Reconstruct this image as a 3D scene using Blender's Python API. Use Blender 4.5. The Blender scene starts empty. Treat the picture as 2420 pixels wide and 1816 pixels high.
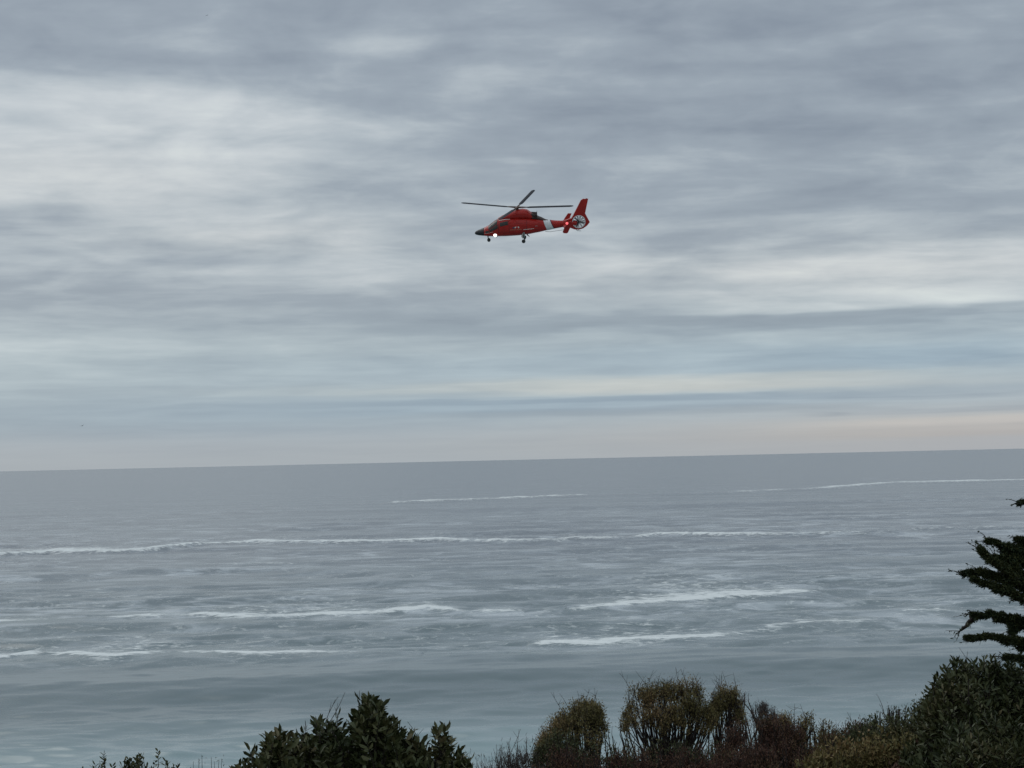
import bpy, bmesh, math, random
import numpy as np
from mathutils import Vector, Matrix, Euler

rng = np.random.default_rng(7)
random.seed(7)
scene = bpy.context.scene
col = scene.collection

# ------------------------------------------------------------------ camera
CAM_H = 25.0                      # eye height above the sea, metres
FPX = 5180.0                      # focal length in pixels of the 2420 x 1816 photograph
cam_data = bpy.data.cameras.new('camera')
cam_data.sensor_width = 36.0
cam_data.lens = FPX / 2420.0 * 36.0
cam_data.clip_start = 0.1
cam_data.clip_end = 200000.0
cam = bpy.data.objects.new('camera', cam_data)
col.objects.link(cam)
PITCH, ROLL = math.atan(178.0 / FPX), -math.radians(1.28)
CAMR = (Matrix.Rotation(math.radians(90) + PITCH, 3, 'X') @ Matrix.Rotation(ROLL, 3, 'Z'))
cam.matrix_world = Matrix.Translation((0, 0, CAM_H)) @ CAMR.to_4x4()
scene.camera = cam

def ray(px, py):                  # direction of a photograph pixel
    d = CAMR @ Vector(((px - 1210) / FPX, (908 - py) / FPX, -1.0))
    return d
def at(px, py, Y):                # the point on that ray at distance Y in front of the camera
    d = ray(px, py)
    return Vector((d.x / d.y * Y, Y, CAM_H + d.z / d.y * Y))
def on_sea(px, py):               # where that ray meets the sea surface
    d = ray(px, py)
    t = -CAM_H / d.z
    return Vector((d.x * t, d.y * t, 0))

# ------------------------------------------------------------------ node helper
class NT:
    def __init__(s, tree): s.t = tree; s.L = tree.links
    def node(s, typ, **kw):
        n = s.t.nodes.new(typ)
        for k, v in kw.items(): setattr(n, k, v)
        return n
    def put(s, sock, v):
        if hasattr(v, 'node'): s.L.new(v, sock)
        elif v is not None: sock.default_value = v
    def m(s, op, a, b=None, c=None, clamp=False):
        n = s.node('ShaderNodeMath', operation=op, use_clamp=clamp)
        s.put(n.inputs[0], a)
        if b is not None: s.put(n.inputs[1], b)
        if c is not None: s.put(n.inputs[2], c)
        return n.outputs[0]
    def add(s, a, b): return s.m('ADD', a, b)
    def sub(s, a, b): return s.m('SUBTRACT', a, b)
    def mul(s, a, b): return s.m('MULTIPLY', a, b)
    def div(s, a, b): return s.m('DIVIDE', a, b)
    def xyz(s, x, y, z=0.0):
        n = s.node('ShaderNodeCombineXYZ')
        for i, v in enumerate((x, y, z)): s.put(n.inputs[i], v)
        return n.outputs[0]
    def sep(s, v):
        n = s.node('ShaderNodeSeparateXYZ'); s.L.new(v, n.inputs[0]); return n.outputs
    def noise(s, vec, scale, detail=4.0, rough=0.55, dist=0.0):
        n = s.node('ShaderNodeTexNoise')
        s.L.new(vec, n.inputs['Vector'])
        n.inputs['Scale'].default_value = scale; n.inputs['Detail'].default_value = detail
        n.inputs['Roughness'].default_value = rough; n.inputs['Distortion'].default_value = dist
        return n.outputs['Fac']
    def smooth(s, v, a, b, lo=0.0, hi=1.0):
        n = s.node('ShaderNodeMapRange', interpolation_type='SMOOTHSTEP')
        s.put(n.inputs[0], v); s.put(n.inputs[1], a); s.put(n.inputs[2], b); s.put(n.inputs[3], lo); s.put(n.inputs[4], hi)
        return n.outputs[0]
    def ramp(s, fac, stops, interp='LINEAR'):
        n = s.node('ShaderNodeValToRGB'); cr = n.color_ramp; cr.interpolation = interp
        while len(cr.elements) < len(stops): cr.elements.new(0.5)
        for e, (p, c) in zip(cr.elements, stops): e.position = p; e.color = (*c, 1)
        s.put(n.inputs[0], fac)
        return n.outputs[0]
    def mix(s, fac, a, b, mode='MIX'):
        n = s.node('ShaderNodeMix', data_type='RGBA', blend_type=mode)
        s.put(n.inputs[0], fac)
        for i, v in ((6, a), (7, b)):
            if isinstance(v, tuple): v = (*v, 1) if len(v) == 3 else v
            s.put(n.inputs[i], v)
        return n.outputs[2]

# ------------------------------------------------------------------ overcast sky
SUN_EL, SUN_AZ = math.radians(38), math.radians(-35)      # behind the cloud, ahead and to the left
def el_u(px, py):                                          # photograph pixel -> sky coordinates (x, z of the direction)
    d = ray(px, py).normalized()
    return d.x, d.z
world = bpy.data.worlds.new('World'); scene.world = world
world.use_nodes = True
wt = world.node_tree; wt.nodes.clear()
W = NT(wt)
tc = W.node('ShaderNodeTexCoord')
dx, dy, dz = W.sep(tc.outputs['Generated'])
z0 = W.m('MAXIMUM', dz, 0.0)
zz = W.add(z0, 0.028)
azi = W.m('ARCTAN2', dx, dy)
vlog = W.m('LOGARITHM', W.add(z0, 0.03), math.e)
plane = W.xyz(W.mul(azi, 15.0), W.mul(vlog, 8.0), 0.0)             # billows, flattening with distance
streak = W.xyz(W.mul(azi, 5.0), W.mul(vlog, 6.5), 3.1)
warp = W.sub(W.noise(plane, 0.6, 3, 0.55), 0.5)
warp2 = W.sub(W.noise(streak, 1.2, 3, 0.6), 0.5)
calm = W.smooth(z0, 0.0, 0.10)                                      # the deck flattens into bands far off
u = W.add(dx, W.mul(warp, 0.055))
v = W.add(dz, W.mul(W.add(warp, warp2), W.add(0.0028, W.mul(calm, 0.018))))
lum = None
BLOBS = [  # photograph pixel centre, half-extent in pixels, brightness
    (150, 415, 560, 90, 0.28), (420, 250, 620, 70, 0.14), (850, 290, 420, 70, 0.12), (560, 560, 420, 50, 0.16), (60, 470, 420, 40, 0.10),
    (250, 150, 700, 40, -0.18), (900, 0, 2200, 110, -0.30), (980, 105, 260, 26, 0.14), (200, 670, 620, 60, -0.20),
    (1850, 300, 850, 220, -0.32), (1500, 300, 420, 60, -0.10), (1050, 330, 300, 60, -0.08), (1550, 190, 360, 28, 0.12), (1700, 100, 520, 24, 0.09),
    (1650, 550, 520, 34, 0.22), (2300, 620, 480, 90, 0.24), (1350, 640, 620, 55, 0.10), (2050, 705, 420, 22, 0.18),
    (2000, 752, 620, 18, -0.18), (2300, 850, 480, 46, -0.12), (1200, 770, 600, 22, -0.08), (700, 740, 600, 40, -0.06),
    (1650, 908, 620, 22, 0.17), (1000, 922, 420, 10, 0.08), (1500, 944, 760, 9, -0.15), (1500, 972, 640, 10, -0.12), (2150, 938, 330, 6, -0.08), (2330, 966, 300, 6, -0.08), (1960, 980, 40, 4, -0.08), (400, 830, 520, 18, 0.06), (2300, 992, 560, 14, 0.12), (300, 980, 900, 80, -0.12),
    (1000, 1020, 900, 60, -0.04), (900, 700, 500, 14, -0.07), (1100, 800, 420, 12, 0.06), (300, 905, 420, 12, 0.06), (1900, 800, 500, 16, 0.05),
]
def patch_sum(rows):
    tot = None
    for (bx, by, bw, bh, amp) in rows:
        cu, cv = el_u(bx, by)
        a = W.div(W.sub(u, cu), bw / FPX); b = W.div(W.sub(v, cv), bh / FPX)
        b2 = W.mul(b, b)
        if bh < 32: b2 = W.mul(b2, b2)                     # thin far layers have a crisp edge
        g = W.mul(W.m('EXPONENT', W.mul(W.add(W.mul(a, a), b2), -1.0)), amp)
        tot = g if tot is None else W.add(tot, g)
    return tot
lum = patch_sum(BLOBS)
WARM = [(1700, 908, 560, 22, 0.9), (1100, 918, 520, 12, 0.4), (2420, 1000, 560, 26, 1.0), (1900, 1030, 800, 50, 0.45), (2000, 640, 700, 80, 0.25), (150, 430, 500, 90, 0.2), (600, 560, 400, 40, 0.2)]
COOL = [(2260, 838, 420, 55, 0.6), (1500, 860, 900, 40, 0.4), (1500, 950, 800, 20, 0.6), (500, 980, 900, 70, 0.4)]
warm = patch_sum(WARM); cool = patch_sum(COOL)
lum = W.mul(lum, W.m('GREATER_THAN', dy, 0.0))
n1 = W.sub(W.noise(streak, 0.8, 5, 0.55, 0.5), 0.5)
n2 = W.sub(W.noise(plane, 1.2, 5, 0.52, 0.35), 0.5)
n3 = W.sub(W.noise(streak, 3.0, 4, 0.55, 0.2), 0.5)
n4 = W.sub(W.noise(plane, 4.2, 4, 0.55, 0.3), 0.5)
tex = W.add(W.add(W.add(W.mul(n1, 0.95), W.mul(n2, 0.90)), W.mul(n3, 0.34)), W.mul(n4, 0.14))
lum = W.add(W.add(lum, 0.47), W.mul(tex, W.add(0.16, W.mul(calm, 0.74))))
cloud = W.ramp(lum, [(0.0, (0.245, 0.290, 0.350)), (0.30, (0.325, 0.378, 0.435)), (0.50, (0.430, 0.485, 0.530)),
                     (0.72, (0.570, 0.615, 0.645)), (1.0, (0.72, 0.765, 0.76))])
# warmer air low down on the right, cooler blue bands just above
low = W.smooth(z0, 0.042, 0.012)
right = W.smooth(dx, -0.06, 0.26)
teal = W.mul(W.smooth(z0, 0.085, 0.045), W.smooth(z0, 0.006, 0.022))
cloud = W.mix(W.mul(teal, 0.8), cloud, (0.93, 1.0, 1.015), 'MULTIPLY')
haze_line = W.smooth(z0, 0.020, 0.0)
cloud = W.mix(W.mul(haze_line, 0.6), cloud, (0.350, 0.398, 0.438))
cloud = W.mix(W.mul(low, W.mul(right, 0.55)), cloud, (1.10, 0.985, 0.95), 'MULTIPLY')
front = W.m('GREATER_THAN', dy, 0.0)
cloud = W.mix(W.m('MINIMUM', W.mul(warm, front), 1.0), cloud, (1.085, 1.0, 0.925), 'MULTIPLY')
cloud = W.mix(W.m('MINIMUM', W.mul(cool, front), 1.0), cloud, (0.90, 0.99, 1.06), 'MULTIPLY')
sky = W.node('ShaderNodeTexSky', sky_type='NISHITA', sun_disc=False, sun_elevation=SUN_EL, sun_rotation=SUN_AZ)
bright = W.add(1.0, W.mul(W.smooth(z0, 0.20, 0.85), 0.55))                # an overcast sky is brighter overhead
cloud = W.mix(1.0, cloud, W.xyz(bright, bright, bright), 'MULTIPLY')
clear = W.mix(1.0, sky.outputs[0], (0.08, 0.08, 0.08), 'MULTIPLY')
final = W.mix(0.94, clear, cloud)
bg = W.node('ShaderNodeBackground'); W.L.new(final, bg.inputs[0]); bg.inputs[1].default_value = 1.0
world.cycles.sampling_method = 'NONE'
scene.cycles.max_bounces = 5; scene.cycles.diffuse_bounces = 2; scene.cycles.glossy_bounces = 2
wo = W.node('ShaderNodeOutputWorld'); W.L.new(bg.outputs[0], wo.inputs[0])

sun_d = bpy.data.lights.new('sun', 'SUN'); sun_d.energy = 0.5; sun_d.angle = math.radians(40); sun_d.color = (1.0, 0.96, 0.90)
sun = bpy.data.objects.new('sun', sun_d); col.objects.link(sun)
sdir = Vector((math.sin(SUN_AZ) * math.cos(SUN_EL), math.cos(SUN_AZ) * math.cos(SUN_EL), math.sin(SUN_EL)))
sun.rotation_euler = sdir.to_track_quat('Z', 'Y').to_euler()
sun.location = (0, 0, 60)
vs = scene.view_settings
vs.view_transform = 'Standard'; vs.look = 'None'; vs.exposure = 0.0; vs.gamma = 1.0; vs.use_curve_mapping = False

# ------------------------------------------------------------------ materials
MATS = {}
def mat(name, color, rough=0.6, spec=0.5, metal=0.0, var=0.0, scale=6.0, coat=0.0, bump=0.0, emit=None, strength=0.0):
    if name in MATS: return MATS[name]
    m = bpy.data.materials.new(name); m.use_nodes = True
    t = NT(m.node_tree); b = m.node_tree.nodes['Principled BSDF']
    b.inputs['Roughness'].default_value = rough; b.inputs['Metallic'].default_value = metal
    b.inputs['Specular IOR Level'].default_value = spec; b.inputs['Coat Weight'].default_value = coat
    c = t.node('ShaderNodeTexCoord').outputs['Object']
    nz = t.noise(c, scale, 5, 0.6)
    lo = tuple(x * (1 - var) for x in color); hi = tuple(min(1, x * (1 + var)) for x in color)
    t.put(b.inputs['Base Color'], t.ramp(nz, [(0.3, lo), (0.7, hi)]))
    if bump:
        bn = t.node('ShaderNodeBump'); bn.inputs['Strength'].default_value = bump; bn.inputs['Distance'].default_value = 0.02
        t.L.new(nz, bn.inputs['Height']); t.L.new(bn.outputs[0], b.inputs['Normal'])
    if emit:
        b.inputs['Emission Color'].default_value = (*emit, 1); b.inputs['Emission Strength'].default_value = strength
    MATS[name] = m
    return m
def leaf_mat(name, stops, rough=0.5, spec=0.4):
    m = bpy.data.materials.new(name); m.use_nodes = True
    t = NT(m.node_tree); b = m.node_tree.nodes['Principled BSDF']
    b.inputs['Roughness'].default_value = rough; b.inputs['Specular IOR Level'].default_value = spec
    a = t.node('ShaderNodeAttribute'); a.attribute_name = 'tint'
    t.put(b.inputs['Base Color'], t.ramp(a.outputs['Fac'], stops))
    MATS[name] = m
    return m

def tag(o, label=None, cat=None, group=None, kind=None):
    if label: o['label'] = label
    if cat: o['category'] = cat
    if group: o['group'] = group
    if kind: o['kind'] = kind
    return o
def empty(name, loc=(0, 0, 0)):
    o = bpy.data.objects.new(name, None); o.location = loc; o.empty_display_size = 0.3; col.objects.link(o); return o
def mesh_obj(name, verts, faces, material, parent=None, smooth=False):
    me = bpy.data.meshes.new(name)
    me.from_pydata([tuple(v) for v in verts], [], faces); me.update()
    if smooth: me.polygons.foreach_set('use_smooth', [True] * len(me.polygons))
    o = bpy.data.objects.new(name, me); me.materials.append(material)
    col.objects.link(o); o.parent = parent
    return o
def bm_obj(name, bm, material, parent=None, smooth=False):
    bmesh.ops.recalc_face_normals(bm, faces=bm.faces)
    me = bpy.data.meshes.new(name); bm.to_mesh(me); bm.free()
    if smooth: me.polygons.foreach_set('use_smooth', [True] * len(me.polygons))
    o = bpy.data.objects.new(name, me); me.materials.append(material)
    col.objects.link(o); o.parent = parent
    return o
def np_mesh(name, V, quads=None, tris=None, attrs=None, smooth=False):
    me = bpy.data.meshes.new(name)
    q = np.zeros((0, 4), int) if quads is None else quads
    t = np.zeros((0, 3), int) if tris is None else tris
    me.vertices.add(len(V)); me.vertices.foreach_set('co', np.asarray(V, np.float32).ravel())
    nl = q.size + t.size
    me.loops.add(nl); me.loops.foreach_set('vertex_index', np.concatenate([q.ravel(), t.ravel()]).astype(np.int32))
    me.polygons.add(len(q) + len(t))
    st = np.concatenate([np.arange(len(q)) * 4, q.size + np.arange(len(t)) * 3]).astype(np.int32)
    me.polygons.foreach_set('loop_start', st)
    if smooth: me.polygons.foreach_set('use_smooth', np.ones(len(st), bool))
    for k, a in (attrs or {}).items():
        at_ = me.attributes.new(k, 'FLOAT', 'POINT'); at_.data.foreach_set('value', np.asarray(a, np.float32))
    me.update(calc_edges=True); me.validate()
    return me

# ------------------------------------------------------------------ the sea
BREAK = [  # breaker lines: photograph pixels along the crest, intensity, crest height (m), foam width seaward (m)
    dict(p=[(-300, 1320, .5), (0, 1316, 1), (126, 1308, 1), (246, 1308, 1), (339, 1304, .8), (470, 1291, .9), (602, 1285, .9), (684, 1286, .8), (793, 1288, .7),
            (930, 1285, .8), (1039, 1281, .9), (1203, 1284, .7), (1319, 1282, .6), (1358, 1278, .7), (1483, 1277, .4), (1560, 1267, .8), (1675, 1269, .9), (1784, 1270, .7),
            (1921, 1267, .5), (2085, 1264, .25), (2167, 1254, .3), (2413, 1248, .3), (2700, 1244, .2)], h=1.3, w=16),
    dict(p=[(900, 1192, 0), (940, 1190, .6), (1203, 1180, .7), (1369, 1173, .5), (1400, 1172, .1), (1480, 1171, .3), (1560, 1170, .05), (1700, 1167, .2), (1760, 1164, .5), (1910, 1158, .4),
            (1965, 1155, .7), (2113, 1143, .7), (2413, 1137, .7), (2700, 1131, .5)], h=1.7, w=26),
    dict(p=[(-200, 1480, .4), (0, 1477, .6), (109, 1470, .5), (220, 1466, .25), (350, 1463, .5), (420, 1461, .2), (481, 1458, .6), (547, 1463, .9), (618, 1468, 1), (700, 1464, .9),
            (766, 1460, .8), (875, 1455, .6), (940, 1449, .7), (1012, 1444, .8), (1067, 1447, .5), (1110, 1452, 0.1), (1150, 1451, .5), (1203, 1450, .5), (1240, 1449, 0)], h=0.75, w=9),
    dict(p=[(1340, 1450, 0), (1374, 1446, .5), (1460, 1436, .6), (1560, 1427, .8), (1640, 1419, .8), (1702, 1414, .9), (1812, 1408, .9), (1860, 1404, .7), (1899, 1402, .5), (1940, 1400, 0)], h=0.6, w=17),
    dict(p=[(1250, 1532, 0), (1287, 1531, .7), (1401, 1529, .9), (1456, 1524, 1), (1566, 1516, .9), (1637, 1511, .6), (1757, 1497, .3), (1830, 1484, .45), (1894, 1476, .5), (2030, 1474, .45),
            (2090, 1464, .15), (2140, 1453, .4), (2227, 1448, .5), (2280, 1446, 0)], h=0.6, w=8),
    dict(p=[(-200, 1580, .3), (0, 1568, .8), (55, 1557, .7), (110, 1556, .2), (175, 1560, .7), (246, 1567, 1), (328, 1560, .8), (400, 1556, .3), (465, 1553, .5), (574, 1561, .6),
            (656, 1561, .6), (749, 1554, .6), (820, 1554, .4), (900, 1556, .1), (1000, 1560, 0)], h=0.7, w=7),
    dict(p=[(400, 1340, 0), (500, 1337, .25), (640, 1336, .35), (710, 1336, .2), (760, 1337, 0)], h=0.4, w=9),
]
SWELL = [  # unbroken swells: the crest in photograph pixels and its height
    dict(p=[(-400, 1668), (0, 1652), (400, 1640), (700, 1626), (1100, 1615), (1400, 1610), (1700, 1596), (2050, 1590), (2420, 1580), (2900, 1570)], h=2.5, w=22),
    dict(p=[(-400, 1592), (300, 1572), (700, 1566), (1000, 1570), (1300, 1572), (1800, 1560), (2500, 1545)], h=0.6, w=9),
    dict(p=[(-300, 1372), (100, 1366), (400, 1352), (700, 1350), (1000, 1362), (1400, 1350), (2500, 1325)], h=1.1, w=18),
    dict(p=[(-300, 1500), (100, 1486), (500, 1482), (800, 1478), (1200, 1490), (1700, 1470), (2500, 1430)], h=0.8, w=10),
    dict(p=[(-300, 1232), (700, 1213), (1500, 1200), (2500, 1178)], h=1.4, w=40),
    dict(p=[(-300, 1738), (400, 1722), (900, 1716), (1500, 1700), (2500, 1660)], h=0.4, w=8),
]
Yr = [60.0]
while Yr[-1] < 60000:
    y = Yr[-1]
    Yr.append(y + (2.0 if y < 150 else y * y / (2192 * CAM_H) * (0.55 if y < 3000 else 0.9)))
Yr = np.array(Yr)
tn = np.concatenate([np.linspace(-3.0, -0.32, 24)[:-1], np.linspace(-0.32, 0.32, 820), np.linspace(0.32, 3.0, 24)[1:]])
TT, YY = np.meshgrid(tn, Yr); XX = TT * YY
dYr = np.gradient(Yr)[:, None]
Z = np.zeros_like(XX)
def octave(lmin, lmax, n, slope, mean_dir, spread):
    global Z
    for _ in range(n):
        lam = math.exp(rng.uniform(math.log(lmin), math.log(lmax)))
        th = mean_dir + rng.normal(0, spread)
        k = 2 * math.pi / lam
        a = slope / k / math.sqrt(n) * 1.41
        w = np.clip((lam / (dYr / max(0.35, abs(math.cos(th)))) - 2.2) / 2.5, 0, 1)
        ph = k * (XX * math.sin(th) + YY * math.cos(th)) + rng.uniform(0, 6.28) + 0.9 * np.sin(XX * k * 0.11 + rng.uniform(0, 6.28)) + 0.9 * np.sin(YY * k * 0.07 + XX * k * .05 + rng.uniform(0, 6.28))
        s = np.sin(ph)
        Z += a * w * (s + 0.25 * np.cos(2 * ph))
octave(35, 90, 10, 0.026, 0.05, 0.18)
octave(12, 35, 16, 0.050, 0.02, 0.40)
octave(4, 12, 26, 0.105, 0.0, 0.60)
octave(1.3, 4, 26, 0.085, 0.0, 0.75)
foam = np.zeros_like(Z)
def wob(x, s, seed):
    r = np.random.default_rng(seed); o = 0
    for k in (1.0, 2.3, 5.1, 11.0): o = o + np.sin(x / s * k + r.uniform(0, 6.28)) / k ** 0.7
    return o * 0.5
for i, b in enumerate(BREAK):
    W3 = [on_sea(x, y) for x, y, _ in b['p']]; xs = np.array([w.x for w in W3]); ys = np.array([w.y for w in W3]); it = np.array([c for _, _, c in b['p']])
    ok = (XX > xs[0]) & (XX < xs[-1])
    yc = np.interp(XX, xs, ys) + wob(XX, 25, i) * 1.6 + wob(XX, 5, 30 + i) * 1.3 + wob(XX, 1.6, 60 + i) * .5
    iv = np.where(ok, np.interp(XX, xs, it), 0) * 1.12
    iv = np.clip(iv * (1.0 + 0.25 * wob(XX, 16, 50 + i) + 0.30 * wob(XX, 4, 90 + i)), 0, 1.2)
    d = YY - yc; wf = np.maximum(4.5, dYr * 1.1); wb = np.maximum(b['w'], dYr * 2.0)
    Z *= 1 - 0.68 * np.clip(iv * 1.6, 0, 1) * np.exp(-(d / np.maximum(22, dYr * 5)) ** 2)          # the breaker stands clear of the chop
    Z += b['h'] * (0.35 + 0.65 * np.clip(iv, 0, 1)) * ok * np.where(d < 0, np.exp(-(d / wf) ** 2), np.exp(-(d / (wb * 1.2)) ** 2))
    wide = b['w'] * (0.25 + 0.9 * iv ** 2)
    f = np.where(d < 0, np.clip(1.0 + d / np.maximum(wf * 0.75, dYr * .8), 0, 1) ** 0.7, np.exp(-np.clip(d, 0, None) / np.maximum(wide, dYr * 0.8)))
    trail = 0.56 * np.exp(-np.clip(d, 0, None) / np.maximum(wide * 3.5, dYr)) * (d > 0) + 0.42 * np.clip(1 + d / (wf * 2.5), 0, 1) * (d <= 0)
    foam = np.maximum(foam, np.maximum(f * np.clip(iv * 1.5, 0, 1.15), trail * np.clip(iv, 0, 1)))
for i, b in enumerate(SWELL):
    W3 = [on_sea(x, y) for x, y in b['p']]; xs = np.array([w.x for w in W3]); ys = np.array([w.y for w in W3])
    yc = np.interp(XX, xs, ys) + wob(XX, 60, 80 + i) * 2.5
    d = YY - yc; wf = np.maximum(b['w'] * 0.55, dYr); wb = np.maximum(b['w'], dYr * 1.5)
    Z *= 1 - 0.6 * np.clip(b['h'] / 1.6, 0, 1) * np.exp(-(d / np.maximum(b['w'] * 1.6, dYr * 4)) ** 2)
    Z += b['h'] * (0.9 + 0.22 * wob(XX, 70, 120 + i)) * np.where(d < 0, np.exp(-(d / wf) ** 2), np.exp(-(d / wb) ** 2))
Z[:, np.abs(tn) > 0.34] *= 0.0
nr, nc = Z.shape
idx = np.arange(nr * nc).reshape(nr, nc)
Q = np.stack([idx[:-1, :-1], idx[:-1, 1:], idx[1:, 1:], idx[1:, :-1]], -1).reshape(-1, 4)
sea_me = np_mesh('sea', np.stack([XX, YY, Z], -1).reshape(-1, 3), Q, None, {'foam': foam.ravel()}, True)
m = bpy.data.materials.new('sea_water'); m.use_nodes = True
t = NT(m.node_tree); pb = m.node_tree.nodes['Principled BSDF']
oc = t.node('ShaderNodeTexCoord').outputs['Object']
ox, oy, oz = t.sep(oc)
flat = t.xyz(t.mul(ox, 0.85), oy, 0.0)                      # ripples drawn out along the crests
flat2 = t.xyz(t.mul(ox, 0.35), oy, 2.0)
r1 = t.noise(flat, 1.6, 2, 0.62, 0.4); r2 = t.noise(flat, 0.35, 3, 0.6, 0.6); r3 = t.noise(t.xyz(t.mul(ox, 0.6), oy, 2.0), 0.06, 4, 0.6, 0.5); r4 = t.noise(flat2, 0.012, 2, 0.6, 0.4)
r5 = t.noise(flat, 0.11, 3, 0.6, 0.5)
hgt = t.add(t.add(t.mul(r1, 0.05), t.mul(r2, 0.42)), t.add(t.add(t.mul(r3, 3.0), t.mul(r5, 2.2)), t.mul(r4, 5.0)))
bn = t.node('ShaderNodeBump'); t.put(bn.inputs['Strength'], t.mul(t.smooth(t.noise(flat2, 0.009, 2, 0.6), 0.35, 0.65, 0.45, 1.0), t.smooth(oy, 190, 300, 0.62, 1.05)))          # smoother water inshore; bn.inputs['Distance'].default_value = 1.0
t.L.new(hgt, bn.inputs['Height'])
# turbid green-grey water near the beach, darker offshore
shore = t.smooth(t.add(oy, t.add(t.mul(t.sub(r4, 0.5), 30.0), t.mul(ox, -0.20))), 172.0, 240.0)
body = t.mix(shore, (0.265, 0.355, 0.365), (0.072, 0.118, 0.130))
body = t.mix(t.smooth(oy, 262, 700), body, (0.092, 0.114, 0.136))
cloudy = t.mul(t.smooth(t.noise(t.xyz(t.mul(ox, 0.8), oy, 12.0), 0.10, 5, 0.68, 0.6), 0.44, 0.66), t.mul(t.smooth(oy, 248, 305), t.smooth(oy, 1500, 500, 0.3, 1.0)))
body = t.mix(t.mul(cloudy, t.add(0.35, t.mul(t.smooth(t.noise(flat2, 0.018, 3, 0.6), 0.4, 0.6), 0.55))), body, (0.44, 0.485, 0.51))           # water still full of air behind the breakers
fa = t.node('ShaderNodeAttribute'); fa.attribute_name = 'foam'
f1 = t.noise(t.xyz(t.mul(ox, 0.7), oy, 5.0), 0.60, 4, 0.72, 0.6)
f2 = t.noise(t.xyz(t.mul(ox, 0.45), oy, 7.0), 1.1, 3, 0.7, 0.5)
ragged = t.add(t.mul(t.sub(f1, 0.5), 2.6), t.mul(t.sub(f2, 0.5), 1.6))
fm = t.smooth(t.add(fa.outputs['Fac'], ragged), 0.22, 0.92)
fm = t.mul(fm, t.smooth(fa.outputs['Fac'], 0.02, 0.22))
patchy = t.smooth(t.noise(flat2, 0.022, 4, 0.6), 0.38, 0.62)
fleck = t.smooth(t.noise(t.xyz(t.mul(ox, 0.9), oy, 9.0), 0.40, 4, 0.75, 0.8), 0.52, 0.68)
lace = t.mul(t.mul(fleck, t.add(0.25, t.mul(patchy, 0.75))), t.mul(t.smooth(oy, 240, 310), t.smooth(oy, 2200, 600, 0.25, 1.0)))
fm = t.m('MINIMUM', t.add(t.mul(fm, 0.92), t.mul(lace, 0.60)), 1.0)
t.put(pb.inputs['Base Color'], t.mix(fm, body, (0.74, 0.77, 0.76)))
t.put(pb.inputs['Roughness'], t.add(0.22, t.mul(fm, 0.6)))
pb.inputs['IOR'].default_value = 1.33
t.L.new(bn.outputs[0], pb.inputs['Normal'])
sea_me.materials.append(m)
sea = bpy.data.objects.new('sea', sea_me); col.objects.link(sea); tag(sea, 'grey-green ocean with swells and lines of white breakers', 'sea', kind='structure')

# ------------------------------------------------------------------ the hillside that the shrubs grow on
def ground_z(x, y):
    z = CAM_H - 1.6 - 0.165 * max(y, -5) + 0.05 * max(0.0, x) * max(0.0, min(1.0, y / 10))
    if y > 36: z -= (y - 36) ** 1.35 * 0.35
    z += 0.12 * math.sin(x * 0.9 + 1) * math.sin(y * 0.7)
    return max(z, -4.0)
gx = np.concatenate([np.linspace(-400, -40, 10)[:-1], np.linspace(-40, 40, 81), np.linspace(40, 400, 10)[1:]])
gy = np.concatenate([np.linspace(-300, -20, 8)[:-1], np.linspace(-20, 110, 100)])
GV = np.array([(x, y, ground_z(x, y)) for y in gy for x in gx])
gi = np.arange(len(GV)).reshape(len(gy), len(gx))
GQ = np.stack([gi[:-1, :-1], gi[:-1, 1:], gi[1:, 1:], gi[1:, :-1]], -1).reshape(-1, 4)
gme = np_mesh('hillside', GV, GQ, None, None, True)
gme.materials.append(mat('dry_soil', (0.075, 0.062, 0.045), 0.95, 0.2, var=0.45, scale=2.2, bump=0.6))
hill = bpy.data.objects.new('hillside', gme); col.objects.link(hill); tag(hill, kind='structure')

# ------------------------------------------------------------------ the rescue helicopter
RED = mat('red_paint', (0.38, 0.015, 0.010), 0.42, 0.32, var=0.16, scale=1.3, coat=0.08)
BLACK = mat('black_paint', (0.018, 0.019, 0.021), 0.45, 0.4, var=0.15)
BLADE = mat('rotor_blade_paint', (0.010, 0.013, 0.020), 0.6, 0.15, var=0.15)
WHITE = mat('white_paint', (0.72, 0.72, 0.71), 0.4, 0.5, var=0.06, scale=2)
GLASS = mat('tinted_glass', (0.045, 0.042, 0.038), 0.32, 0.25, var=0.1)
SOOT = mat('sooted_metal', (0.045, 0.026, 0.022), 0.6, 0.4, var=0.4, scale=3)
STEEL = mat('gear_metal', (0.22, 0.23, 0.22), 0.4, 0.5, metal=0.3, var=0.2)
TYRE = mat('tyre_rubber', (0.02, 0.02, 0.02), 0.8, 0.3, var=0.2)
CREAM = mat('cream_trim', (0.70, 0.60, 0.54), 0.5, 0.4, var=0.1)
HUBM = mat('rotor_head_metal', (0.10, 0.065, 0.05), 0.5, 0.5, metal=0.2, var=0.3)
LAMP = mat('landing_lamp', (0.9, 0.9, 0.9), 0.3, emit=(1.0, 0.98, 0.95), strength=2.2)
NAV = mat('red_beacon', (0.8, 0.1, 0.1), 0.3, emit=(1.0, 0.16, 0.18), strength=1.1)

heli = empty('helicopter')
HD = 220.0
hub_w = at(1222, 491, HD)
ha = Matrix(((-1, 0, 0), (0, 0, 1), (0, 1, 0))).transposed()      # local forward/left/up in camera axes: left of frame, towards the camera, up
HR = CAMR @ ha @ Matrix.Rotation(math.radians(2.0), 3, 'Y') @ Matrix.Rotation(math.radians(-19), 3, 'X')
heli.matrix_world = Matrix.Translation(hub_w) @ HR.to_4x4()
tag(heli, 'red rescue helicopter with black nose and enclosed tail fan flying over the sea', 'helicopter')

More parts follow.
